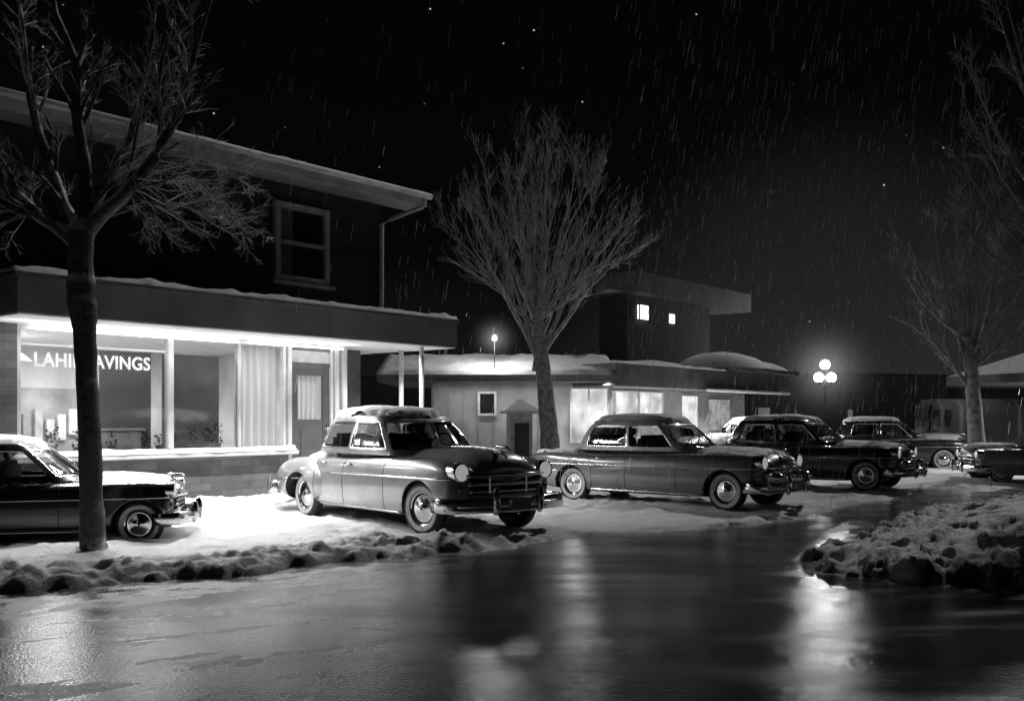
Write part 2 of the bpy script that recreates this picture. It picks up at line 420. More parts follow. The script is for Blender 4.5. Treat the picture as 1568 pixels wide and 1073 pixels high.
    for gname,fs in groups.items():
        for q in fs: q.material_index=1
        r=bmesh.ops.inset_region(bm,faces=fs,thickness=.013,depth=-.002,use_boundary=True,use_even_offset=True)
        for q in r['faces']:
            q.material_index=2
            for e in q.edges: e[cl]=.75
        r=bmesh.ops.inset_region(bm,faces=fs,thickness=.006,depth=-.012,use_boundary=True,use_even_offset=True)
        for q in r['faces']:
            q.material_index=2
            for e in q.edges: e[cl]=.75
    bm.to_mesh(me); bm.free()
    for m_ in (roofm,M['carglass'],M['chrome']): me.materials.append(m_)
    me.polygons.foreach_set('use_smooth',[True]*len(me.polygons))
    go=link(bpy.data.objects.new('greenhouse',me),car); md=go.modifiers.new('s','SUBSURF'); md.levels=2; md.render_levels=2
    def cover(nm,x0,x1,w,b,th,thr,ex=2.6,step=.035):
        nx=int((x1-x0)/step); ny=int(2*w/step); V=[];F=[]; hgt={}
        cx=(x0+x1)/2; hx=(x1-x0)/2
        for j in range(ny+1):
            for i in range(nx+1):
                x=x0+(x1-x0)*i/nx; y=-w+2*w*j/ny
                h=b.ray_cast(Vector((x,y,3)),Vector((0,0,-1)))
                z=h[0].z if h[0] is not None else -1
                e=1-(abs((x-cx)/hx)**ex+abs(y/w)**ex)
                nn=noise.noise(Vector((x*2.2+cid*7,y*2.2,1)))*.5+noise.noise(Vector((x*7+cid*7,y*7,5)))*.35+noise.noise(Vector((x*19,y*19+cid,5)))*.18
                k=min(1,max(0,(e*2.2+nn-thr)*1.6)); k=math.sqrt(1-(1-k)**2)
                ok=z>0 and k>0
                V.append((x,y,(z if z>0 else 1)+(th*k*(1+.7*nn) if ok else -.02))); hgt[(i,j)]=ok
        for j in range(ny):
            for i in range(nx):
                if any(hgt[q] for q in((i,j),(i+1,j),(i,j+1),(i+1,j+1))) :
                    a=j*(nx+1)+i; q=(a,a+1,a+nx+2,a+nx+1)
                    if max(V[t][2] for t in q)-min(V[t][2] for t in q)<.12: F.append(q)
        if F: mobj(nm,V,F,M['snow_solid'],car,True)
    if snow[0] is not None: cover('roof_snow',-1.32+gshift,.46+gshift,.60,gb,.05,snow[0]*.6)
    if snow[1] is not None: cover('bonnet_snow',1.0,T['L']-.22,.78,bvh[0],.034,snow[1])
    if snow[2] is not None: cover('boot_snow',-T['R']+.12,-1.62,.76,bvh[0],.045,snow[2])
    pipe('windshield_divider',[(1.04+gshift,0,1.06),(.78+gshift,0,1.28),(.52+gshift,0,1.47)],.011,M['chrome'],car)
    for x0 in(-.15,-1.05):
        box('seat',x0+gshift-.10,x0+gshift+.12,-.55,.55,.95,1.28,M['seat'],car,.06)
    V,F=lathe([(.19,-.012),(.205,0),(.19,.012),(.175,0),(.19,-.012)],'X',24); sw=mobj('steering_wheel',V,F,M['black'],car,True); sw.location=(.42+gshift,.35,1.12); sw.rotation_euler=(0,.5,0)
    for sd in (1,-1):
        pipe('wiper',[(1.0+gshift,.1*sd,1.07),(.88+gshift,.45*sd,1.12)],.006,M['black'],car)
    k=0
    for ax in(T['ax'],T['rx']):
        for sd in(1,-1):
            wheel(car,ax,.76,sd,k,steer if ax>0 else 0); k+=1
    return car
A=math.radians
P1=paint('paint_grey',.28,.30,snow=.50,metal=.4,zmin=1.2); P2=paint('paint_dark_grey',.13,.30,snow=.46,metal=.2); P2r=paint('paint_pale_roof',.45,.4,snow=.30,metal=0)
P3=paint('paint_black',.02,.25,snow=.42); P0=paint('paint_jet_black',.012,.2,snow=.50,zmin=.8,lo=.8,hi=.97); P4=paint('paint_pale_grey',.3,.35,snow=.40)
build_car((-1.66,15.1,.03),A(-50),P1,TA,s=1.06,steer=A(8),snow=(.0,2.3,.7))
build_car((2.85,18.45,.03),A(-40),P2,TB,roofm=P2r,s=1.0,fender=False,skirt=False,deepbump=True,snow=(.0,.3,.2))
build_car((6.75,22.9,.03),A(-36),P3,TB,s=1.0,fender=False,deepbump=True,snow=(.0,.2,.2))
build_car((-6.54,12.9,-.04),A(13),P0,TD,s=.86,fender=False,snow=(.1,.45,.3))
build_car((13.45,24.6,.02),A(176),P4,TA,s=.86,fender=False)
build_car((7.6,31.5,0),A(-135),P4,TA,s=1.0)
build_car((12.0,31.5,0),A(-15),P3,TA,s=1.0)
ugm=mat('van_window',.03,.05,bump=0)
def van(loc,rz):
    v=empty('delivery_van',loc,rz); p=P3
    box('cargo_body',-2.3,1.0,-.9,.9,.45,2.25,p,v,.18); box('bonnet',1.0,2.1,-.75,.75,.45,1.15,p,v,.15)
    for sd in(1,-1):
        box('side_window',.25,.85,sd*.9-.006,sd*.9+.006,1.35,1.9,ugm,v); 
        bm=bmesh.new(); bmesh.ops.create_uvsphere(bm,u_segments=18,v_segments=10,radius=1)
        for q in bm.verts: q.co=Vector((1.55+q.co.x*.55,sd*(.72+q.co.y*.2),.55+q.co.z*.35))
        bm_obj('fender',bm,p,v,True)
    box('windshield',.99,1.012,-.7,.7,1.3,1.95,ugm,v)
    k=0
    for x in(1.55,-1.5):
        for sd in(1,-1): wheel(v,x,.80,sd,k); k+=1
van((14.6,32.5,0),A(170))

# ------------------------------------------------------------------ GROUND
def pdist(px,py,poly):
    d=np.full(px.shape,1e9); inside=np.zeros(px.shape,bool)
    n=len(poly)
    for i in range(n):
        x0,y0=poly[i];x1,y1=poly[(i+1)%n]
        dx,dy=x1-x0,y1-y0
        t=np.clip(((px-x0)*dx+(py-y0)*dy)/(dx*dx+dy*dy),0,1)
        d=np.minimum(d,np.hypot(px-x0-t*dx,py-y0-t*dy))
        c=((y0>py)!=(y1>py))
        with np.errstate(divide='ignore',invalid='ignore'):
            xi=(x1-x0)*(py-y0)/(y1-y0 if y1!=y0 else 1e-9)+x0
        inside^=(c&(px<xi))
    return np.where(inside,d,-d)
S1=[(-60,-32),(-9,6.0),(-4.62,8.95),(-3.0,9.95),(-1.65,11.1),(-.65,11.7),(.2,12.35),(.9,13.3),(2.1,13.9),(3.7,14.8),(5.1,16.4),(6.4,18.4),(8.7,20.7),(12.7,23.2),(60,34),(90,300),(-90,300),(-90,-32)]
S2=[(3.25,11.3),(4.4,12.8),(6.4,15.7),(8.7,18.2),(12,20.0),(60,29),(60,-20),(14,6.5),(8,8),(4.8,9.1),(4.0,9.6),(3.3,10.3)]
def axis(a,b,step,far_lo,far_hi):
    core=np.arange(a,b,step); lo=[];x=a;s=step
    while x>far_lo: s*=1.25;x-=s;lo.append(x)
    hi=[];x=b;s=step
    while x<far_hi: hi.append(x); s*=1.25; x+=s
    return np.concatenate([np.array(lo[::-1]),core,np.array(hi)])
def seg(X,Y,p,q):
    dx,dy=q[0]-p[0],q[1]-p[1]
    t=np.clip(((X-p[0])*dx+(Y-p[1])*dy)/(dx*dx+dy*dy),0,1)
    return np.hypot(X-p[0]-t*dx,Y-p[1]-t*dy)
RUTS=[]
for (cx,cy,h) in ((-1.66,15.1,-50),(2.85,18.45,-40),(6.75,22.9,-36)):
    c,s_=math.cos(A(h)),math.sin(A(h))
    for off in(.80,-.80):
        RUTS.append(((cx-1.5*c-off*s_,cy-1.5*s_+off*c),(cx+6.5*c-off*s_,cy+6.5*s_+off*c)))
def snowh(X,Y):
    wob=(fbm(X*1.7,Y*1.7,3)-.47)*.6+(fbm(X*5,Y*5,13)-.47)*.35
    d1=pdist(X,Y,S1)+wob; d2=pdist(X,Y,S2)+wob
    lump=fbm(X*1.6,Y*1.6,11,5); lump2=ridged(X*3.2,Y*3.2,21,5); lump3=ridged(X*9,Y*9,31,3)
    left=sstep(.5,-1.0,X)
    h1=sstep(0,.3,d1)*(.06+.03*fbm(X*.8,Y*.8,5))-.03
    ridge=np.exp(-((d1-.60)/.45)**2)*sstep(0,.2,d1)
    h1+=ridge*left*(.045+.13*np.clip(lump-.33,0,1)+.26*np.clip(lump2-.44,0,1)+.08*(lump3-.45))
    h1+=ridge*(1-left)*(.08*np.clip(lump-.42,0,1)+.10*np.clip(lump2-.5,0,1))
    h1+=sstep(.5,2.5,d1)*(.16*np.clip(fbm(X*.9,Y*.9,33)-.35,0,1)+.14*np.clip(lump-.45,0,1)+.12*np.clip(lump2-.55,0,1)+.02*(lump3-.45))
    ux=(X+7.57)*-.766+(Y-13.77)*.643
    h1+=.26*np.exp(-((ux+.35)/.5)**2)*sstep(7.5,6.0,(X+7.57)*.643+(Y-13.77)*.766)*sstep(0,1,d1)*(.4+1.2*lump)
    for p,q in RUTS:
        r=seg(X,Y,p,q); k=np.exp(-(r/.13)**2); h1=h1*(1-.75*k)+.012*k+.025*np.exp(-((r-.24)/.07)**2)*(h1>0)
    h2=sstep(0,.25,d2)*.07+sstep(.1,2.4,d2)*.46-.03
    edge=np.exp(-(d2/1.1)**2)
    h2+=sstep(0,.2,d2)*edge*(.16*np.clip(lump-.36,0,1)+.30*np.clip(lump2-.42,0,1)+.10*(lump3-.45))
    h2+=sstep(.5,2,d2)*.20*(lump-.45)+sstep(.1,1,d2)*(.14*np.clip(lump2-.52,0,1)+.025*(lump3-.45))
    h=np.where(d2>d1,h2,h1); d=np.maximum(d1,d2)
    h=np.where(d<-.02,-.05,h)
    dirt=np.exp(-np.clip(d,0,9)/.40)*np.where(d2>d1,.85,.25+.6*left)
    return h,dirt,d
def gridmesh(name,X,Y,H,attr,vals,m,cull=None):
    ny,nx=X.shape
    V=np.stack([X,Y,H],-1).reshape(-1,3); ii=np.arange(nx*ny).reshape(ny,nx)
    q=np.stack([ii[:-1,:-1],ii[:-1,1:],ii[1:,1:],ii[1:,:-1]],-1).reshape(-1,4)
    vals=vals.reshape(-1)
    if cull is not None:
        mx=H.reshape(-1)[q].max(1); q=q[mx>cull]
        used=np.unique(q); rem=np.full(nx*ny,-1); rem[used]=np.arange(len(used)); q=rem[q]; V=V[used]; vals=vals[used]
    me=bpy.data.meshes.new(name); me.vertices.add(len(V)); me.vertices.foreach_set('co',V.reshape(-1))
    me.loops.add(q.size); me.loops.foreach_set('vertex_index',q.reshape(-1).astype(np.int32)); me.polygons.add(len(q))
    me.polygons.foreach_set('loop_start',np.arange(0,q.size,4,dtype=np.int32)); me.polygons.foreach_set('loop_total',np.full(len(q),4,dtype=np.int32))
    me.update(calc_edges=True); me.polygons.foreach_set('use_smooth',[True]*len(me.polygons))
    at=me.attributes.new(attr,'FLOAT','POINT'); at.data.foreach_set('value',vals.astype(np.float32))
    me.materials.append(m); return link(bpy.data.objects.new(name,me))
def snowmat():
    m,nt,b=newmat('snow'); at=N(nt,'ShaderNodeAttribute'); at.attribute_name='dirt'
    tc=N(nt,'ShaderNodeTexCoord')
    nz=N(nt,'ShaderNodeTexNoise'); nz.inputs['Scale'].default_value=4.5; nz.inputs['Detail'].default_value=8; nz.inputs['Roughness'].default_value=.75; nt.links.new(tc.outputs['Object'],nz.inputs['Vector'])
    n2=N(nt,'ShaderNodeTexNoise'); n2.inputs['Scale'].default_value=16; n2.inputs['Detail'].default_value=7; n2.inputs['Roughness'].default_value=.75; nt.links.new(tc.outputs['Object'],n2.inputs['Vector'])
    a=N(nt,'ShaderNodeMath',operation='MULTIPLY_ADD'); nt.links.new(at.outputs['Fac'],a.inputs[0]); a.inputs[1].default_value=.60; nt.links.new(nz.outputs['Fac'],a.inputs[2])
    mr=N(nt,'ShaderNodeMapRange'); mr.inputs['From Min'].default_value=.66; mr.inputs['From Max'].default_value=1.0; nt.links.new(a.outputs[0],mr.inputs['Value'])
    cr=N(nt,'ShaderNodeMix',data_type='RGBA'); cr.inputs[6].default_value=g(.82); cr.inputs[7].default_value=g(.12); nt.links.new(mr.outputs[0],cr.inputs[0]); nt.links.new(cr.outputs[2],b.inputs['Base Color'])
    b.inputs['Roughness'].default_value=.6
    bp=N(nt,'ShaderNodeBump'); bp.inputs['Strength'].default_value=1.0; bp.inputs['Distance'].default_value=.06; nt.links.new(n2.outputs['Fac'],bp.inputs['Height']); nt.links.new(bp.outputs[0],b.inputs['Normal'])
    return m
xs=axis(-8.5,10.5,.04,-90,90); ys=axis(8.2,18.0,.04,-20,200)
X,Y=np.meshgrid(xs,ys); H,D,DD=snowh(X,Y)
gridmesh('snow_bank',X,Y,H,'dirt',D,snowmat(),-.045)
mobj('ground',[(-600,-200,-.06),(600,-200,-.06),(600,1200,-.06),(-600,1200,-.06)],[(0,1,2,3)],mat('frozen_ground',.25,.9,scale=.5))
xs=axis(-9,12,.06,-90,90); ys=axis(3,18,.06,-20,120)
X,Y=np.meshgrid(xs,ys)
_,_,DD=snowh(X,Y)
al=X*math.cos(A(37))+Y*math.sin(A(37)); ac=-X*math.sin(A(37))+Y*math.cos(A(37))
st=fbm(al*.35,ac*2.6,51,5); st2=fbm(al*1.2,ac*3.5,61,5); st3=fbm(al*5,ac*9,71,3)
leftm=sstep(1.0,-2.0,X)
sl=leftm*sstep(-1.25,-.85,DD)*sstep(.1,-.2,DD)*.9*sstep(.28,.5,st2+.12)*(.55+.45*sstep(.3,.55,st3))
sl=np.maximum(sl,sstep(.46,.54,st)*sstep(.2,-1.8,X)*.85*sstep(.36,.50,st2)*sstep(.28,.5,st3+.03))
sl=np.maximum(sl,sstep(-.25,0,DD)*.6)
def roadmat():
    m,nt,b=newmat('wet_asphalt'); tc=N(nt,'ShaderNodeTexCoord')
    mp=N(nt,'ShaderNodeMapping'); mp.inputs['Rotation'].default_value=(0,0,A(-37)); mp.inputs['Scale'].default_value=(.25,1.0,1); nt.links.new(tc.outputs['Object'],mp.inputs['Vector'])
    big=N(nt,'ShaderNodeTexNoise'); big.inputs['Scale'].default_value=1.4; big.inputs['Detail'].default_value=6; nt.links.new(mp.outputs[0],big.inputs['Vector'])
    fine=N(nt,'ShaderNodeTexNoise'); fine.inputs['Scale'].default_value=45; fine.inputs['Detail'].default_value=4; nt.links.new(tc.outputs['Object'],fine.inputs['Vector'])
    med=N(nt,'ShaderNodeTexNoise'); med.inputs['Scale'].default_value=5; med.inputs['Detail'].default_value=5; nt.links.new(tc.outputs['Object'],med.inputs['Vector'])
    at=N(nt,'ShaderNodeAttribute'); at.attribute_name='slush'
    ru=N(nt,'ShaderNodeMapRange'); ru.inputs['From Min'].default_value=.42; ru.inputs['From Max'].default_value=.64; ru.inputs['To Min'].default_value=.05; ru.inputs['To Max'].default_value=.26; nt.links.new(big.outputs['Fac'],ru.inputs['Value'])
    sm=N(nt,'ShaderNodeMath',operation='MULTIPLY_ADD'); nt.links.new(fine.outputs['Fac'],sm.inputs[0]); sm.inputs[1].default_value=1.8
    s2=N(nt,'ShaderNodeMath',operation='SUBTRACT'); nt.links.new(at.outputs['Fac'],s2.inputs[0]); s2.inputs[1].default_value=1.0; nt.links.new(s2.outputs[0],sm.inputs[2])
    mr=N(nt,'ShaderNodeMapRange'); mr.inputs['From Min'].default_value=.35; mr.inputs['From Max'].default_value=.75; nt.links.new(sm.outputs[0],mr.inputs['Value'])
    mu=N(nt,'ShaderNodeMath',operation='MULTIPLY'); nt.links.new(mr.outputs[0],mu.inputs[0]); nt.links.new(at.outputs['Fac'],mu.inputs[1])
    cm=N(nt,'ShaderNodeMapRange'); cm.inputs['From Min'].default_value=.3; cm.inputs['From Max'].default_value=.7; cm.inputs['To Min'].default_value=.008; cm.inputs['To Max'].default_value=.028; nt.links.new(med.outputs['Fac'],cm.inputs['Value'])
    c=N(nt,'ShaderNodeMix',data_type='RGBA'); nt.links.new(mu.outputs[0],c.inputs[0]); nt.links.new(cm.outputs[0],c.inputs[6]); c.inputs[7].default_value=g(.5); nt.links.new(c.outputs[2],b.inputs['Base Color'])
    r=N(nt,'ShaderNodeMix',data_type='FLOAT'); nt.links.new(mu.outputs[0],r.inputs[0]); nt.links.new(ru.outputs[0],r.inputs[2]); r.inputs[3].default_value=.6; nt.links.new(r.outputs[0],b.inputs['Roughness'])
    bp=N(nt,'ShaderNodeBump'); bp.inputs['Strength'].default_value=.5; bp.inputs['Distance'].default_value=.007; nt.links.new(fine.outputs['Fac'],bp.inputs['Height'])
    b2=N(nt,'ShaderNodeBump'); b2.inputs['Strength'].default_value=.07; b2.inputs['Distance'].default_value=.03; nt.links.new(med.outputs['Fac'],b2.inputs['Height']); nt.links.new(bp.outputs[0],b2.inputs['Normal'])
    nt.links.new(b2.outputs[0],b.inputs['Normal']); return m
gridmesh('road',X,Y,0*X,'slush',sl,roadmat())

# ------------------------------------------------------------------ SHOP BUILDING
def lumpy(name,x0,x1,y0,y1,z,h,parent,seed=1,res=.07,m=None):
    nx=max(3,int((x1-x0)/res)); ny=max(4,int((y1-y0)/res)); nx=min(nx,260); ny=min(ny,60)
    V=[];F=[]
    for j in range(ny+1):
        for i in range(nx+1):
            x=x0+(x1-x0)*i/nx; y=y0+(y1-y0)*j/ny
            e=min(min(i,nx-i)/max(1,nx)*(x1-x0),min(j,ny-j)/ny*(y1-y0))
            k=min(1,e/.08); k=math.sqrt(1-(1-k)**2)
            nn=noise.noise(Vector((x*1.3+seed,y*1.3,seed)))*.5+noise.noise(Vector((x*5,y*5,seed*3)))*.4+.75
            off=noise.noise(Vector((x*3,seed,0)))*.03 if j in(0,) else 0
            V.append((x,y+off,z+h*max(.1,nn)*k))
    for j in range(ny):
        for i in range(nx):
            a=j*(nx+1)+i; F.append((a,a+1,a+nx+2,a+nx+1))
    return mobj(name,V,F,m or M['snow_solid'],parent,True)
def frame(name,u0,u1,v0,v1,z0,z1,w,m,parent):
    box(name,u0,u0+w,v0,v1,z0,z1,m,parent,.006); box(name,u1-w,u1,v0,v1,z0,z1,m,parent,.006)
    box(name,u0+w+.001,u1-w-.001,v0+.002,v1-.002,z0,z0+w,m,parent,.006); box(name,u0+w+.001,u1-w-.001,v0+.002,v1-.002,z1-w,z1,m,parent,.006)
B=empty('brick_shop',(-6.51,12.88,0),A(50))
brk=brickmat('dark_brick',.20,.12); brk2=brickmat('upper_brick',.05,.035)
fas=mat('fascia_paint',.09,.6,scale=1.5,var=.4,bump=.2); white=mat('white_trim_paint',.6,.5,scale=4,var=.12); soff=mat('soffit_white',.75,.6,scale=3,var=.08)
doorm=mat('door_paint',.08,.45,scale=3); iw=mat('interior_plaster',.6,.8,scale=1.2,var=.25); iwood=mat('interior_wood',.22,.5,scale=2,var=.4)
ug=mat('dark_pane',.02,.05,bump=.1,scale=2,var=.4); sg=glassmat('shop_glass',1.0,.95)
box('awning_slab',0,8.45,0,9,3.02,3.55,fas,B,.01)
box('soffit',.03,8.42,.03,8.9,3.0,3.018,soff,B)
box('drip_edge',-.03,8.48,-.03,.0,3.50,3.58,mat('metal_flashing',.14,.4,metal=.6),B)
lumpy('awning_snow',-.05,8.50,-.05,1.35,3.56,.10,B,seed=4)
box('front_wall_lower',.15,5.42,1.39,1.62,0,.97,brk,B)
box('pier_left',.15,.60,1.39,1.62,.97,3.0,brk,B)
box('side_wall',.13,.38,1.62,8.9,0,3.0,brk,B)
box('window_sill',.5,5.52,1.20,1.60,.972,1.05,white,B,.012)
lumpy('sill_snow',.52,5.5,1.19,1.42,1.052,.085,B,seed=9,res=.05)
frame('window_frame',.60,5.40,1.42,1.52,1.052,2.998,.07,white,B)
box('mullion',3.02,3.12,1.40,1.54,1.122,2.93,white,B,.008)
box('mullion_b',4.38,4.44,1.43,1.51,1.122,2.93,white,B,.008)
box('head_rail',.68,3.01,1.44,1.50,2.70,2.73,white,B)
mobj('window_glass',[(.67,1.47,1.12),(4.38,1.47,1.12),(4.38,1.47,2.93),(.67,1.47,2.93)],[(0,1,2,3)],sg,B)
box('door_jamb',5.42,5.50,1.38,1.55,.3,2.998,white,B,.01); box('door_jamb_b',6.40,6.47,1.38,1.55,.3,2.998,white,B,.01)
box('transom_bar',5.502,6.398,1.40,1.50,2.58,2.66,doorm,B); box('transom_head',5.502,6.398,1.40,1.50,2.88,2.998,doorm,B)
box('transom_glass',5.51,6.39,1.45,1.46,2.66,2.88,emit('lit_transom',.6,.3),B)
box('door_stile_a',5.505,5.66,1.42,1.48,.35,2.57,doorm,B,.006); box('door_stile_b',6.24,6.395,1.42,1.48,.35,2.57,doorm,B,.006)
box('door_rail_top',5.662,6.238,1.422,1.478,2.42,2.57,doorm,B); box('door_panel',5.662,6.238,1.43,1.47,.35,1.60,doorm,B)
box('door_mould',5.72,6.18,1.415,1.43,.6,1.4,doorm,B,.006)
def translucent(name,c,tr=.5):
    m,nt,b=newmat(name); out=[n for n in nt.nodes if n.type=='OUTPUT_MATERIAL'][0]
    t=N(nt,'ShaderNodeBsdfTranslucent'); t.inputs[0].default_value=g(c); b.inputs['Base Color'].default_value=g(c); b.inputs['Roughness'].default_value=.9
    mx=N(nt,'ShaderNodeMixShader'); mx.inputs[0].default_value=tr; nt.links.new(b.outputs[0],mx.inputs[1]); nt.links.new(t.outputs[0],mx.inputs[2]); nt.links.new(mx.outputs[0],out.inputs['Surface']); return m
curt=translucent('curtain_sheer',.7,.5)
def curtain(name,u0,u1,v,z0,z1,m,amp=.035,freq=42):
    n=int((u1-u0)*90); V=[];F=[]
    for j in range(9):
        for i in range(n+1):
            u=u0+(u1-u0)*i/n; ph=noise.noise(Vector((u*3,0,j*.15)))*2.2
            V.append((u,v+amp*math.sin(u*freq+ph)*(.6+.4*j/8*.8),z1+(z0-z1)*j/8))
    for j in range(8):
        for i in range(n):
            a=j*(n+1)+i; F.append((a,a+1,a+n+2,a+n+1))
    return mobj(name,V,F,m,B,True)
curtain('curtain',4.42,5.36,1.64,1.06,2.95,curt,.05,38)
curtain('door_curtain',5.70,6.20,1.52,1.55,2.45,curt,.015,60)
box('door_knob_plate',6.29,6.34,1.405,1.42,1.35,1.5,M['chrome'],B)
bm=bmesh.new(); bmesh.ops.create_uvsphere(bm,u_segments=12,v_segments=8,radius=.035); bmesh.ops.translate(bm,verts=bm.verts,vec=(6.315,1.37,1.42)); bm_obj('door_knob',bm,M['chrome'],B,True)
box('door_step',5.3,6.6,1.0,1.40,.0,.33,mat('concrete',.3,.8),B,.02)
box('pilaster_a',6.49,6.60,1.36,1.6,0,2.998,white,B,.01); box('pilaster_b',6.66,6.78,1.34,1.6,0,2.998,white,B,.01)
box('wall_recess',6.60,6.66,1.5,1.6,0,2.998,doorm,B)
box('side_panel',6.80,7.60,1.9,2.1,0,2.998,mat('grey_siding',.06,.7),B)
pipe('canopy_post',[(7.62,.16,0),(7.62,.16,3.0)],.045,white,B); pipe('canopy_post_b',[(8.25,1.39,0),(8.25,1.39,3.0)],.05,white,B)
box('room_floor',.4,6.8,1.63,7,.30,.34,iwood,B); box('room_back',.4,6.8,6.0,6.1,.34,3.0,iw,B); box('room_right',6.70,6.8,1.63,6.0,.34,2.998,iw,B); box('room_left',.385,.45,1.63,6.0,.34,2.998,iw,B)
def screenmat():
    m,nt,b=newmat('woven_screen'); tc=N(nt,'ShaderNodeTexCoord'); s=N(nt,'ShaderNodeSeparateXYZ'); nt.links.new(tc.outputs['Object'],s.inputs[0])
    cb=N(nt,'ShaderNodeCombineXYZ'); nt.links.new(s.outputs['X'],cb.inputs[0]); nt.links.new(s.outputs['Z'],cb.inputs[1])
    ck=N(nt,'ShaderNodeTexChecker'); ck.inputs['Scale'].default_value=36; ck.inputs['Color1'].default_value=g(.34); ck.inputs['Color2'].default_value=g(.06); nt.links.new(cb.outputs[0],ck.inputs['Vector'])
    nt.links.new(ck.outputs['Color'],b.inputs['Base Color']); b.inputs['Roughness'].default_value=.8; return m
scm=screenmat()
box('screen_panel',3.25,4.36,2.0,2.02,1.10,2.72,scm,B); box('screen_panel_b',2.15,3.05,2.0,2.02,1.10,2.72,scm,B)
box('display_counter',1.9,2.75,1.75,1.95,.34,1.42,mat('counter_front',.4,.5),B,.03); box('counter_top',1.85,2.80,1.72,1.98,1.425,1.46,white,B,.01)
box('display_shelf',.7,4.35,1.64,2.0,1.02,1.06,iwood,B)
box('poster',1.1,1.5,5.97,5.99,1.6,2.3,mat('poster_paper',.35,.7,scale=9,var=.6),B)
box('wall_cabinet',2.2,3.6,5.6,5.98,.34,2.2,iwood,B,.02)
for k in range(6): box('cabinet_goods',2.25+k*.22,2.40+k*.22,5.5,5.6,1.2+.1*(k%2),1.6+.1*(k%3),mat('goods%d'%k,.1+.1*k,.6),B,.01)
pipe('pendant_cord',[(1.5,3.4,3.0),(1.5,3.4,2.7)],.01,M['black'],B); V,F=lathe([(.02,.0),(.06,-.02),(.20,-.14),(.19,-.14),(.05,-.04)],'Z',20,(1.5,3.4,2.7)); mobj('pendant_shade',V,F,white,B,True)
lf=mat('plant_leaves',.07,.6,scale=20,var=.5); pot=mat('plant_pot',.35,.5)
pl=empty('window_plants'); pl.parent=B
V=[];F=[]
for i in range(13):
    u=.75+i*.29+random.uniform(-.06,.06); v=1.72+random.uniform(0,.14); r=random.uniform(.04,.07); hh=random.uniform(.08,.14)
    V_,F_=lathe([(.002,0),(r*.7,0),(r,hh),(r*1.1,hh),(r*.9,hh-.01),(.002,hh-.01)],'Z',14,(u,v,1.062)); mobj('pot',V_,F_,pot,pl,True)
    H_=random.uniform(.12,.34)
    for k in range(random.randint(20,50)):
        a=random.uniform(0,6.28); rr=random.uniform(.02,.12); z=1.06+hh+random.uniform(0,H_)
        c=Vector((u+rr*math.cos(a),v+rr*.6*math.sin(a),z)); d1=Vector((random.gauss(0,1),random.gauss(0,1),random.gauss(0,1))).normalized()*.035; d2=d1.cross(Vector((random.gauss(0,1),random.gauss(0,1),1))).normalized()*.018
        n0=len(V); V+=[c-d1,c+d2,c+d1,c-d2]; F.append((n0,n0+1,n0+2,n0+3))
mobj('leaves',V,F,lf,pl)
cu=bpy.data.curves.new('window_lettering','FONT'); cu.body='LAHIRTAVINGS'; cu.size=.275; cu.extrude=.003; cu.offset=.006; cu.space_character=1.04
to=bpy.data.objects.new('window_lettering',cu); to.location=(.86,1.455,2.40); to.rotation_euler=(A(90),0,0); to.scale=(.96,1.05,1); cu.materials.append(mat('painted_letters',.75,.6,emis=.10,var=.3,scale=5)); link(to,B)  # painted letters given slight emission to look brighter
tubem=emit('fluorescent_tube',4)
box('tube_lamp',.75,4.3,1.30,1.36,2.93,2.97,tubem,B)
box('tube_lamp_b',4.5,6.6,1.24,1.30,2.93,2.97,tubem,B)
def area(name,loc,rot,sx,sy,p,parent=None,spread=180):
    l=bpy.data.lights.new(name,'AREA'); l.shape='RECTANGLE'; l.size=sx; l.size_y=sy; l.energy=p; l.spread=A(spread)
    o=bpy.data.objects.new(name,l); o.location=loc; o.rotation_euler=rot; return link(o,parent)
area('soffit_light',(3.7,.12,2.97),(A(-14),0,0),6.8,.12,360,B,124)
area('soffit_wash',(3.2,1.0,2.92),(A(10),0,0),6.0,.1,24,B,150)
area('soffit_up',(3.4,.9,2.75),(A(180),0,0),6.4,.1,14,B,170)
area('canopy_light',(7.5,.6,2.95),(A(-8),0,0),1.4,.2,80,B,130)
area('ceiling_light',(2.5,3.6,2.9),(0,0,0),3.5,1.5,300,B)
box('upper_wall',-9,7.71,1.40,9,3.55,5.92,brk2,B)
ut=mat('upper_trim',.36,.6)
frame('upper_window_frame',5.08,6.32,1.30,1.41,4.12,5.55,.11,ut,B)
box('upper_meeting_rail',5.19,6.21,1.33,1.40,4.80,4.87,ut,B); box('upper_window_sill',4.98,6.42,1.24,1.40,4.05,4.118,ut,B,.01)
box('upper_pane',5.19,6.21,1.385,1.395,4.23,5.44,ug,B)
curtain('upper_curtain',5.2,5.5,1.37,4.24,5.43,mat('upper_curtain',.08,.9),.008,60)
eave=add_snow(mat('eave_paint',.36,.6,scale=2,var=.3),.5,.8,thr=.3)
zo=-.12
box('eave_fascia',-9,8.42,.80,.86,6.02+zo,6.27+zo,eave,B,.01)
box('eave_soffit',-9,8.40,.862,1.398,6.02+zo,6.06+zo,mat('eave_soffit',.2,.7),B)
pipe('gutter',[(-9,.74,6.22+zo),(8.46,.74,6.22+zo)],.06,eave,B)
lumpy('eave_snow',-9,8.46,.72,1.1,6.275+zo,.04,B,seed=77,res=.09)
mobj('roof',[(-9.2,.90,6.28+zo),(8.4,.90,6.28+zo),(8.4,9.6,6.28+zo),(-9.2,9.6,6.28+zo),(-6,5.1,6.7),(4.4,5.1,6.7)],[(0,1,5,4),(1,2,5),(2,3,4,5),(3,0,4),(3,2,1,0)],add_snow(mat('roof_shingle',.06,.8,scale=8),.3,.6,thr=.35,nscale=2),B)
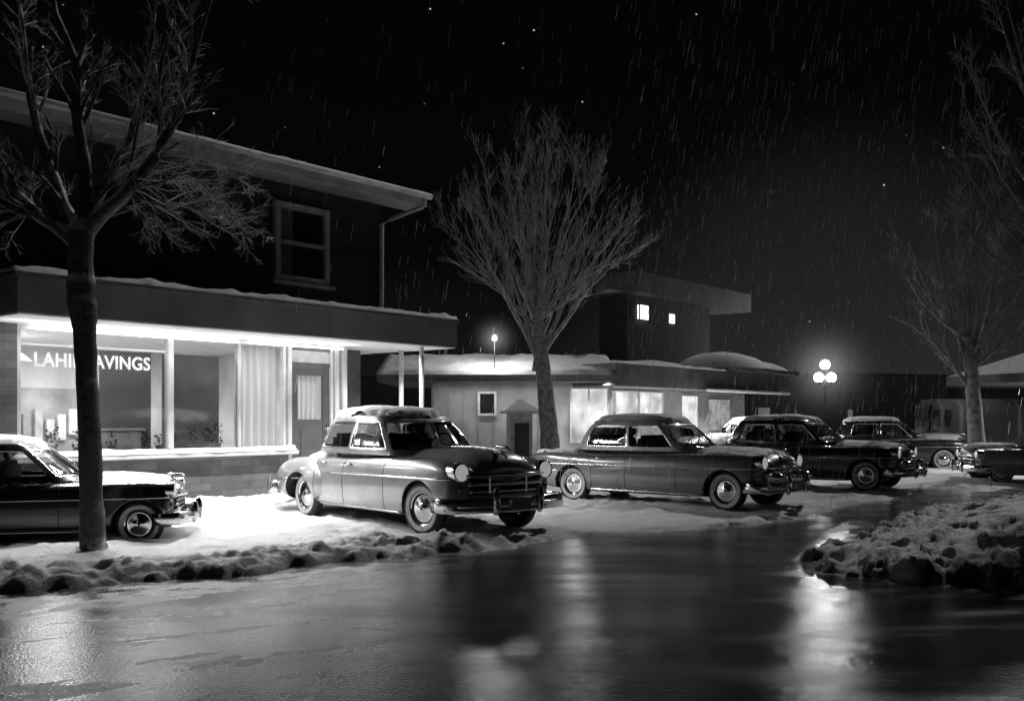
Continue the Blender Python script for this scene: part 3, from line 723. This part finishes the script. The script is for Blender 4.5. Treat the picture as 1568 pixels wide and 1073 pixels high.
pipe('downspout',[(8.30,.78,6.18+zo),(8.28,.80,6.0+zo),(7.85,1.25,5.75+zo),(7.66,1.33,5.62+zo),(7.66,1.34,3.6)],.045,mat('downspout',.38,.5),B)

# ------------------------------------------------------------------ SECOND BUILDING
C=empty('diner_building',(0,0,0),0)
sid=mat('pale_siding',.38,.7,scale=1.5,var=.25); dk=mat('dark_fascia',.09,.6,scale=1.5,var=.4)
roofsn=M['snow_solid']
box('left_wing_wall',-2.4,3.0,29.2,34,0,2.75,sid,C)
for i in range(9): box('wall_batten',-2.35+i*.45,-2.31+i*.45,29.17,29.198,0,2.7,sid,C)
box('left_wing_fascia',-3.9,3.0,28.2,34,2.68,2.90,mat('fascia_grey',.16,.7,scale=2,var=.3),C,.02)
lw=lumpy('left_wing_snow',-3.92,3.0,0,2.6,0,.12,C,seed=21,res=.12); lw.location=(0,28.15,2.88); lw.rotation_euler=(A(15),0,0)
box('left_wing_ridge',-3.9,3.0,30.55,34,2.9,3.55,dk,C)
frame('small_window',-1.02,-.46,29.08,29.165,1.70,2.42,.07,mat('window_trim',.7,.6),C)
box('small_window_pane',-.95,-.53,29.10,29.15,1.77,2.35,ug,C)
lit=emit('lit_panel',.7,.5,1.5)
box('front_lit_window',1.75,2.85,29.12,29.19,.9,2.5,lit,C)
for u in(1.75,2.28,2.85): box('front_window_bar',u-.025,u+.025,29.06,29.115,.9,2.55,white,C)
C2=empty('wing'); C2.parent=C; C2.location=(3.0,28.2,0); C2.rotation_euler=(0,0,A(50))
box('right_wing_fascia',0,11.2,0,7,2.56,3.22,dk,C2,.02)
box('right_wing_wall',.2,11,1.5,7,0,2.555,mat('tile_wall',.25,.6),C2)
for a,b in((.6,1.9),(2.0,3.3),(3.4,4.8)):
    box('lit_window',a,b,1.40,1.49,1.0,2.45,lit,C2)
    frame('lit_window_frame',a-.04,b+.04,1.36,1.395,.95,2.50,.05,white,C2)
box('lit_door',6.3,7.2,1.40,1.49,.3,2.4,lit,C2); box('lit_window_b',8.2,9.6,1.4,1.49,1.2,2.3,emit('dim_lit',.3,.4),C2)
lumpy('right_wing_snow',0,11.2,-.02,4,3.222,.10,C2,seed=31,res=.14)
box('canopy_edge_snow',5.2,11.2,-.30,-.02,2.50,2.60,roofsn,C2,.03)
def hip(name,x0,x1,y0,y1,z0,z1,m,parent,ins=.35):
    cx=(x0+x1)/2; dx=(x1-x0)*ins; cy=(y0+y1)/2
    return mobj(name,[(x0,y0,z0),(x1,y0,z0),(x1,y1,z0),(x0,y1,z0),(x0+dx,cy,z1),(x1-dx,cy,z1)],[(0,1,5,4),(1,2,5),(2,3,4,5),(3,0,4),(3,2,1,0)],m,parent)
# rounded snow mounds over the porch roof
def dome(name,cx,cy,rx,ry,z,h,parent,seed):
    V=[];F=[];n=28
    V.append((cx,cy,z+h))
    for r in range(1,10):
        t=r/9
        for k in range(n):
            a=2*math.pi*k/n; nn=1+.06*noise.noise(Vector((math.cos(a)*2,math.sin(a)*2,seed)))
            V.append((cx+rx*t*math.cos(a)*nn,cy+ry*t*math.sin(a)*nn,z+h*(1-t**2.6)*(1+.1*noise.noise(Vector((t*3,a*2,seed))))))
    for k in range(n): F.append((0,1+k,1+(k+1)%n))
    for r in range(8):
        for k in range(n):
            a=1+r*n+k; b=1+r*n+(k+1)%n; F.append((a,a+n,b+n,b))
    return mobj(name,V,F,M['snow_solid'],parent,True)
box('porch_slab',6.8,11.5,-.5,3.2,3.225,3.36,dk,C2,.03)
dome('porch_snow',8.4,1.2,1.7,1.9,3.36,.62,C2,3); dome('porch_snow_b',10.4,1.0,1.2,1.5,3.36,.38,C2,5); dome('roof_snow_mound',3.6,1.4,1.5,1.5,3.23,.26,C2,8)
area('diner_soffit_light',(2.7,.3,2.53),(A(-25),0,0),4,.3,420,C2,150); area('diner_soffit_light_b',(7,.3,2.53),(A(-20),0,0),3,.3,200,C2,150)
area('diner_side_light',(2.3,28.35,2.66),(A(-20),0,0),1.0,.3,90,C,150)
area('diner_wall_fill',(-.2,28.5,2.66),(A(8),0,0),4.0,.15,22,C,160)  # fill added under the eave to lighten the wall, no fixture
C3=empty('upper_block'); C3.parent=C; C3.location=(4.2,34,0); C3.rotation_euler=(0,0,A(50))
dwall=mat('dark_stucco',.035,.8,scale=2)
box('block_wall',.1,6.0,.3,1.5,3,6.0,dwall,C3); box('block_roof',0,8.6,-.2,1.6,6.0,6.75,mat('block_fascia',.10,.7,scale=2),C3,.02)
box('lit_pane',.75,1.35,.22,.295,5.15,5.65,emit('lit_pane',2.2,.1),C3); box('lit_pane_b',2.9,3.20,.22,.295,5.15,5.50,emit('lit_pane_b',1.2,.1),C3)
frame('pane_frame',.69,1.41,.18,.22,5.09,5.71,.05,dwall,C3)
K=empty('ticket_kiosk',(0.20,26.6,0),A(12))
box('kiosk_body',-.3,.3,-.3,.3,0,1.80,mat('kiosk_paint',.45,.6),K,.02); box('kiosk_door',-.2,.2,-.32,-.302,.2,1.5,mat('kiosk_door',.05,.5),K)
hip('kiosk_roof',-.48,.48,-.48,.48,1.82,2.14,M['snow_solid'],K,.45); box('kiosk_eave',-.46,.46,-.46,.46,1.75,1.818,white,K)
R=empty('roadside_canopy',(15.0,27.5,0),A(20))
hip('canopy_snow_roof',-1.6,3,-1.5,2,2.85,3.6,M['snow_solid'],R); box('canopy_fascia',-1.62,3.02,-1.52,2.02,2.60,2.848,dk,R)
for x in(-1.2,-.5,1.5): pipe('canopy_column',[(x,-1.2,0),(x,-1.2,2.6)],.07,white,R)
area('canopy_lamp',(0,0,2.55),(0,0,0),2,.6,110,R)
dm=mat('distant_wall',.09,.9,scale=.5); le=emit('distant_window',.10,.7,.6)
for i,(x,y,w,h) in enumerate(((24,62,9,4.2),(34,66,10,3.4),(17,58,6,3.2),(44,64,9,4.4),(-6,60,10,4),(4,64,9,3.5))):
    D_=empty('distant_building',(x,y,0),A(20-i*7))
    box('walls',-w/2,w/2,0,6,0,h,dm,D_); box('roof_slab',-w/2-.3,w/2+.3,-.3,6.3,h,h+.25,add_snow(mat('distant_roof%d'%i,.06,.8),.4,.8,thr=.3,col=.5),D_)
    for k in range(int(w/1.6)):
        if random.random()<.45: zz=random.uniform(1.0,1.6); box('window',-w/2+.5+k*1.6,-w/2+1.0+k*1.6+random.uniform(0,.6),-.04,-.01,zz,zz+random.uniform(.6,1.1),le,D_)
# ------------------------------------------------------------------ LAMPS
globem=emit('lamp_globe_glass',9)
iron=mat('cast_iron',.03,.5)
def halomat(name,R_,st):  # emissive volume fading outward, imitates lamp light scattered in haze
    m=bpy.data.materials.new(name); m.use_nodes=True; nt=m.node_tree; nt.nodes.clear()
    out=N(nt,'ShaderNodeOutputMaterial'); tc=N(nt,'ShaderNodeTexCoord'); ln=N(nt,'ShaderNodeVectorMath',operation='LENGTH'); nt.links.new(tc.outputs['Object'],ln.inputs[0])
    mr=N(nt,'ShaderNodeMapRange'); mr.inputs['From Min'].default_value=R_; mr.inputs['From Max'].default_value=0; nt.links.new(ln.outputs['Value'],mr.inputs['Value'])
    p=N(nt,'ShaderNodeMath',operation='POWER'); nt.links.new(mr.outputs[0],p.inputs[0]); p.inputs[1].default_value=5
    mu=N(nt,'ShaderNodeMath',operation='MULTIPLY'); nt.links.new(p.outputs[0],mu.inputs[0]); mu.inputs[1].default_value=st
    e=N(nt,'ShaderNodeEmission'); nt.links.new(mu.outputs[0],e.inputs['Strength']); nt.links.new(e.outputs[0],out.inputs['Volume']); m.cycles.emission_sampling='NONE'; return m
def street_lamp(x,y,h,s=1,pw=500,hz=None):
    L=empty('street_lamp',(x,y,0)); k=1
    V,F=lathe([(.14*k,0),(.14*k,.25),(.08*k,.35),(.06*k,.6),(.045*k,1.5),(.04*k,h-.9),(.07*k,h-.85),(.04*k,h-.8),(.03,h-.2)],'Z',16); mobj('post',V,F,iron,L,True)
    P=[(0,0,h+.12),(-.26,0,h-.42),(.26,0,h-.42)]
    for i,p in enumerate(P):
        bm=bmesh.new(); bmesh.ops.create_uvsphere(bm,u_segments=20,v_segments=12,radius=.2*s); bmesh.ops.translate(bm,verts=bm.verts,vec=p); bm_obj('globe_%d'%i,bm,globem,L,True)
        V,F=lathe([(.0,-.28*s),(.07*s,-.24*s),(.09*s,-.18*s)],'Z',14,p); mobj('globe_cup',V,F,iron,L,True)
        if i: pipe('arm',[(0,0,h-.75),(p[0]*.6,0,h-.8),(p[0],0,h-.66)],.022,iron,L)
    l=bpy.data.lights.new('lamp_light','POINT'); l.energy=pw; l.shadow_soft_size=.2; o=bpy.data.objects.new('lamp_light',l); o.location=(0,0,h+.55); link(o,L)
    if hz:
        bm=bmesh.new(); bmesh.ops.create_icosphere(bm,subdivisions=4,radius=hz[0]); ho=bm_obj('glow_halo',bm,halomat('lamp_glow',hz[0],hz[1]),L,True); ho.location=(0,0,h-.1)  # self-lit sphere gives the lamp its halo
    return L
street_lamp(13.1,41,3.75,1.05,pw=420,hz=(3.4,.20))
street_lamp(-11.2,12.2,5.0,1,pw=300)  # unseen lamp added at left as fill for cars and snow
RL=empty('roof_lantern'); RL.parent=C; RL.location=(-.51,28.6,0)
pipe('lantern_pipe',[(0,0,2.95),(0,0,3.86)],.014,iron,RL)
bm=bmesh.new(); bmesh.ops.create_uvsphere(bm,u_segments=16,v_segments=10,radius=.08); bmesh.ops.translate(bm,verts=bm.verts,vec=(0,0,3.95)); bm_obj('lantern_globe',bm,emit('lantern_glass',3),RL,True)
V,F=lathe([(.0,4.10),(.10,4.05),(.11,4.02)],'Z',14); mobj('lantern_cap',V,F,iron,RL,True)
l=bpy.data.lights.new('lantern_light','POINT'); l.energy=110; l.shadow_soft_size=.1; o=bpy.data.objects.new('lantern_light',l); o.location=(0,-.3,3.98); link(o,RL)
bm=bmesh.new(); bmesh.ops.create_icosphere(bm,subdivisions=4,radius=1.1); ho=bm_obj('glow_halo',bm,halomat('lantern_glow',1.1,.6),RL,True); ho.location=(0,0,3.95)  # halo around the lantern is emission built into a sphere
# ------------------------------------------------------------------ TREES
bark=add_snow(mat('bark',.05,.85,scale=9,var=.5,bump=.9,bscale=30,dist=.02),.0,.35,thr=.43,nscale=5,col=.85)
bark_l=add_snow(mat('bark_pale',.26,.85,scale=9,var=.5,bump=.8,bscale=24,dist=.02),.1,.5,thr=.44,nscale=4,col=.8)
twig=mat('frosted_twig',.36,.8,var=.6,scale=3,bump=0)
def crv(rng,p,d,L,r,n,trop,jit,tr_end=.35):
    pts=[p.copy()];rad=[r];d=d.normalized()
    for i in range(n):
        d=(d+Vector((rng.gauss(0,jit),rng.gauss(0,jit),rng.gauss(0,jit)))+Vector((0,0,trop))).normalized()
        pts.append(pts[-1]+d*(L/n)); rad.append(r*(1-(1-tr_end)*(i+1)/n))
    return pts,rad
def spawn(rng,paths,pts,rad,lev,maxlev,L,dens,trop,rmin,spread=.9,jit=.12):
    if lev>maxlev: return
    n=len(pts)
    num=max(2,int(dens[min(lev,len(dens)-1)]))
    for k in range(num):
        t=rng.uniform(.18,1.0); i=min(n-2,int(t*(n-1))); fr=t*(n-1)-i
        p=pts[i].lerp(pts[i+1],fr); d=(pts[i+1]-pts[i]).normalized()
        ax=Vector((rng.gauss(0,1),rng.gauss(0,1),rng.gauss(0,1))).normalized()
        s=d.cross(ax).normalized()
        nd=(d+s*rng.uniform(.35,spread)).normalized()
        l2=L*rng.uniform(.55,1.0)*(1.15-.5*t); r2=max(rmin,rad[i]*rng.uniform(.3,.5))
        q=crv(rng,p,nd,l2,r2,7 if lev<3 else 4,trop,jit,.35)
        paths.append(q); spawn(rng,paths,q[0],q[1],lev+1,maxlev,l2*.58,dens,trop,rmin,spread,jit)
def tree(name,base,trunk,limbs,m,seed,L,dens,maxlev=3,trop=.06,rmin=.004,spread=.9,depth=.35,jit=.12):
    rng=random.Random(seed); paths=[]
    T2=[];R2=[]
    for i in range(len(trunk)-1):
        a,b=trunk[i],trunk[i+1]
        for k in range(5):
            t=k/5; T2.append(Vector((a[0]+(b[0]-a[0])*t+rng.gauss(0,.004),rng.gauss(0,.004),a[1]+(b[1]-a[1])*t))); R2.append((a[2]*(1-t)+b[2]*t)*(1+rng.gauss(0,.025)))
    T2.append(Vector((trunk[-1][0],0,trunk[-1][1]))); R2.append(trunk[-1][2]); tv,tf=tube([(T2,R2)],14)
    for lb in limbs:
        pts=[];rad=[];o=rng.uniform(-1,1)*depth
        for i,a in enumerate(lb):
            pts.append(Vector((a[0],o*i*.6,a[1])));rad.append(a[2])
        P2=[];R2=[]
        for i in range(len(pts)-1):
            p0=pts[max(0,i-1)];p1=pts[i];p2=pts[i+1];p3=pts[min(len(pts)-1,i+2)]
            for k in range(4):
                t=k/4; P2.append(.5*((2*p1)+(p2-p0)*t+(2*p0-5*p1+4*p2-p3)*t*t+(3*p1-p0-3*p2+p3)*t**3)+Vector((rng.gauss(0,.006),rng.gauss(0,.006),0))); R2.append(rad[i]*(1-t)+rad[i+1]*t)
        P2.append(pts[-1]);R2.append(rad[-1])
        paths.append((P2,R2)); spawn(rng,paths,P2,R2,1,maxlev,L,dens,trop,rmin,spread,jit)
    V,F=tube([p for p in paths if p[1][0]>.02],8); n0=len(V)
    nF=len(F)
    V2,F2=tube([p for p in paths if p[1][0]<=.02],3)
    V+=V2; F+=[tuple(i+n0 for i in f) for f in F2]; n2=len(F2); n0=len(V); V+=tv; F+=[tuple(i+n0 for i in f) for f in tf]
    o=mobj(name,V,F,[m,twig],None,True,[0]*nF+[1]*n2+[0]*len(tf)); o.location=base; print(name,len(F)); return o
tree('bare_tree',(-4.96,11.6,-.02),
 [(0,0,.20),(0,.15,.155),(-.02,.77,.135),(-.06,1.93,.125),(-.10,2.7,.13),(-.12,2.93,.165),(-.14,3.2,.16),(-.15,3.5,.14),(-.14,3.9,.15),(-.13,4.05,.08)],
 [[(-.18,3.7,.10),(-.40,3.9,.085),(-.64,4.05,.07),(-.95,4.4,.06),(-1.18,4.87,.045),(-1.57,5.8,.02)],
  [(-.18,3.85,.09),(-.35,4.15,.075),(-.49,4.48,.07),(-.68,5.02,.06),(-.83,5.64,.045),(-.95,6.6,.02)],
  [(-.14,3.9,.10),(-.10,4.56,.085),(-.18,5.18,.065),(-.18,5.8,.05),(-.41,6.4,.035),(-.5,7.0,.02)],
  [(-.08,3.85,.11),(.15,4.05,.09),(.44,4.25,.08),(.83,4.67,.065),(1.14,5.18,.05),(1.33,5.72,.035),(1.52,6.26,.025),(1.75,6.8,.012)],
  [(.60,4.42,.05),(.79,5.02,.04),(.75,5.64,.03),(.9,6.4,.018)],
  [(-.05,3.95,.07),(.13,4.48,.055),(.36,5.02,.045),(.52,5.8,.03),(.6,6.6,.018)],
  [(.2,4.05,.03),(.7,4.2,.022),(1.2,4.15,.014),(1.7,3.95,.007)],
  [(.0,4.2,.03),(.5,4.7,.022),(1.1,4.75,.014),(1.7,4.6,.007)],
  [(.3,4.3,.03),(.7,4.6,.022),(1.2,4.5,.014),(1.5,4.2,.007)],
  [(-.1,4.0,.03),(.3,4.4,.022),(.6,4.2,.014),(.9,3.9,.007)],
  [(-.3,4.1,.03),(-.7,4.6,.02),(-1.1,4.4,.012),(-1.3,4.0,.006)],
  [(-.6,4.1,.03),(-.8,4.0,.02),(-1.1,3.8,.012),(-1.3,3.6,.006)]],
 bark,3,.95,[0,13,7,5],3,trop=.02,rmin=.0035,depth=.30,jit=.11)
rng=random.Random(5)
limbs=[]
for i in range(19):
    a=(i/18-.5)*2
    x1=-.36+rng.uniform(-.1,.1); z1=rng.uniform(2.8,4.3)
    ex=-.2+a*2.5+rng.uniform(-.2,.2); ez=9.0-3.0*abs(a)**1.6+rng.uniform(-.5,.4)
    limbs.append([(x1,z1,.075),(x1+(ex-x1)*.30,z1+(ez-z1)*.28,.052),(x1+(ex-x1)*.58+rng.uniform(-.1,.1),z1+(ez-z1)*.55,.034),(x1+(ex-x1)*.82+rng.uniform(-.15,.15),z1+(ez-z1)*.8,.018),(ex,ez,.006)])
tree('bare_tree',(1.06,26,0),[(0,0,.34),(-.02,.5,.27),(-.12,1.8,.23),(-.25,3.0,.20),(-.36,4.1,.15),(-.4,4.6,.07)],limbs,bark_l,8,1.7,[0,12,7,3],3,trop=.05,rmin=.005,spread=.55,depth=.45,jit=.06)
limbs=[]
for i in range(9):
    a=(i/8-.5)*2; x1=-.2+rng.uniform(-.1,.1); z1=rng.uniform(2.4,3.4); ex=-.2+a*2.0; ez=7.2-2.0*abs(a)**1.5
    limbs.append([(x1,z1,.07),(x1+(ex-x1)*.4,z1+(ez-z1)*.28,.05),(x1+(ex-x1)*.75,z1+(ez-z1)*.6,.025),(ex,ez,.008)])
limbs.append([(-.1,2.0,.06),(-.7,2.9,.045),(-1.4,3.6,.03),(-2.1,4.0,.015)])
tt=tree('bare_tree',(12.85,27,0),[(0,0,.28),(-.05,1,.2),(-.15,2.4,.17),(-.25,3.3,.13),(-.3,3.8,.05)],limbs,bark_l,12,1.3,[0,11,6,3],3,trop=.06,rmin=.006,spread=.65,depth=.4,jit=.08); tt.scale=(1.1,1.1,1.1)
limbs=[]
for i in range(12):
    ex=-2.7+i*.17; ez=4.4+i*.6; z1=2.8+i*.15
    limbs.append([(0,z1,.07),(ex*.4,z1+(ez-z1)*.25,.045),(ex*.75,z1+(ez-z1)*.6,.025),(ex,ez,.007)])
for i in range(4): limbs.append([(0,3+i*.2,.08),(.6,4+i*.3,.05),(1.4,5+i*.4,.02)])
tree('bare_tree',(8.9,14.2,.2),[(0,0,.3),(0,1,.2),(.02,2.8,.17),(0,4.2,.12),(0,6,.05)],limbs,bark_l,22,1.0,[0,11,6,4],3,trop=.04,rmin=.005,spread=.7,depth=.4,jit=.09)
# falling sleet
rs=random.Random(9); V=[];F=[]
for i in range(4200):
    y=rs.uniform(14,38); x=rs.uniform(-.25*y,.55*y) ; z=rs.uniform(.3,11.5); L_=rs.uniform(.10,.42); w_=rs.uniform(.0018,.0036)
    if x/y<.12 and rs.random()<.75: continue
    d=Vector((-.16,.02,-1)).normalized()*L_; p=Vector((x,y,z)); 
    for ww in (Vector((w_,0,0)),Vector((0,w_,0))):
        n0=len(V); V+=[p-ww,p+ww,p+d+ww,p+d-ww]; F.append((n0,n0+1,n0+2,n0+3))
mobj('falling_sleet',V,F,mat('sleet',.7,.6,bump=0))
# ------------------------------------------------------------------ WORLD
w=bpy.data.worlds.new('World'); scn.world=w; w.use_nodes=True; nt=w.node_tree
bg=nt.nodes['Background']
tc=N(nt,'ShaderNodeTexCoord'); s=N(nt,'ShaderNodeSeparateXYZ'); nt.links.new(tc.outputs['Generated'],s.inputs[0])
cr=N(nt,'ShaderNodeValToRGB'); nt.links.new(s.outputs['Z'],cr.inputs[0])
e=cr.color_ramp.elements; e[0].position=0; e[0].color=g(.012); e[1].position=.40; e[1].color=g(.0010)
x=cr.color_ramp.elements.new(.07); x.color=g(.006); x=cr.color_ramp.elements.new(.16); x.color=g(.0018)
dt=N(nt,'ShaderNodeVectorMath',operation='DOT_PRODUCT'); nt.links.new(tc.outputs['Generated'],dt.inputs[0]); dt.inputs[1].default_value=Vector((.31,.95,.02)).normalized()
gm=N(nt,'ShaderNodeMapRange',interpolation_type='SMOOTHERSTEP'); gm.inputs['From Min'].default_value=.955; gm.inputs['From Max'].default_value=1.0; gm.inputs['To Max'].default_value=.012; nt.links.new(dt.outputs['Value'],gm.inputs['Value'])
vo=N(nt,'ShaderNodeTexVoronoi'); vo.inputs['Scale'].default_value=40; nt.links.new(tc.outputs['Generated'],vo.inputs['Vector'])
st=N(nt,'ShaderNodeMapRange'); st.inputs['From Min'].default_value=.042; st.inputs['From Max'].default_value=.015; nt.links.new(vo.outputs['Distance'],st.inputs['Value'])
sc=N(nt,'ShaderNodeSeparateColor'); nt.links.new(vo.outputs['Color'],sc.inputs[0])
pw=N(nt,'ShaderNodeMath',operation='POWER'); nt.links.new(sc.outputs[0],pw.inputs[0]); pw.inputs[1].default_value=2.0
mu=N(nt,'ShaderNodeMath',operation='MULTIPLY'); nt.links.new(st.outputs[0],mu.inputs[0]); nt.links.new(pw.outputs[0],mu.inputs[1])
a1=N(nt,'ShaderNodeMath',operation='ADD'); nt.links.new(mu.outputs[0],a1.inputs[0]); nt.links.new(gm.outputs[0],a1.inputs[1])
a2=N(nt,'ShaderNodeMix',data_type='RGBA',blend_type='ADD'); a2.inputs[0].default_value=1; nt.links.new(cr.outputs[0],a2.inputs[6]); nt.links.new(a1.outputs[0],a2.inputs[7])
nt.links.new(a2.outputs[2],bg.inputs['Color']); bg.inputs['Strength'].default_value=1.0
sl=bpy.data.lights.new('moon_backlight','SUN'); sl.energy=.85; sl.angle=A(1.5); so=bpy.data.objects.new('moon_backlight',sl)  # unseen moon added as backlight for snow tops and rims
dv=Vector((.40,.66,.56)).normalized(); so.rotation_euler=dv.to_track_quat('Z','Y').to_euler(); link(so)
# ------------------------------------------------------------------ CAMERA
cd=bpy.data.cameras.new('camera'); cd.sensor_width=36; cd.lens=34.44; cd.shift_y=.0663; cd.clip_end=3000
co=bpy.data.objects.new('camera',cd); co.location=(0,0,1.62); co.rotation_euler=(A(90),0,0); link(co); scn.camera=co
scn.view_settings.view_transform='Standard'; scn.view_settings.look='None'; scn.view_settings.exposure=0
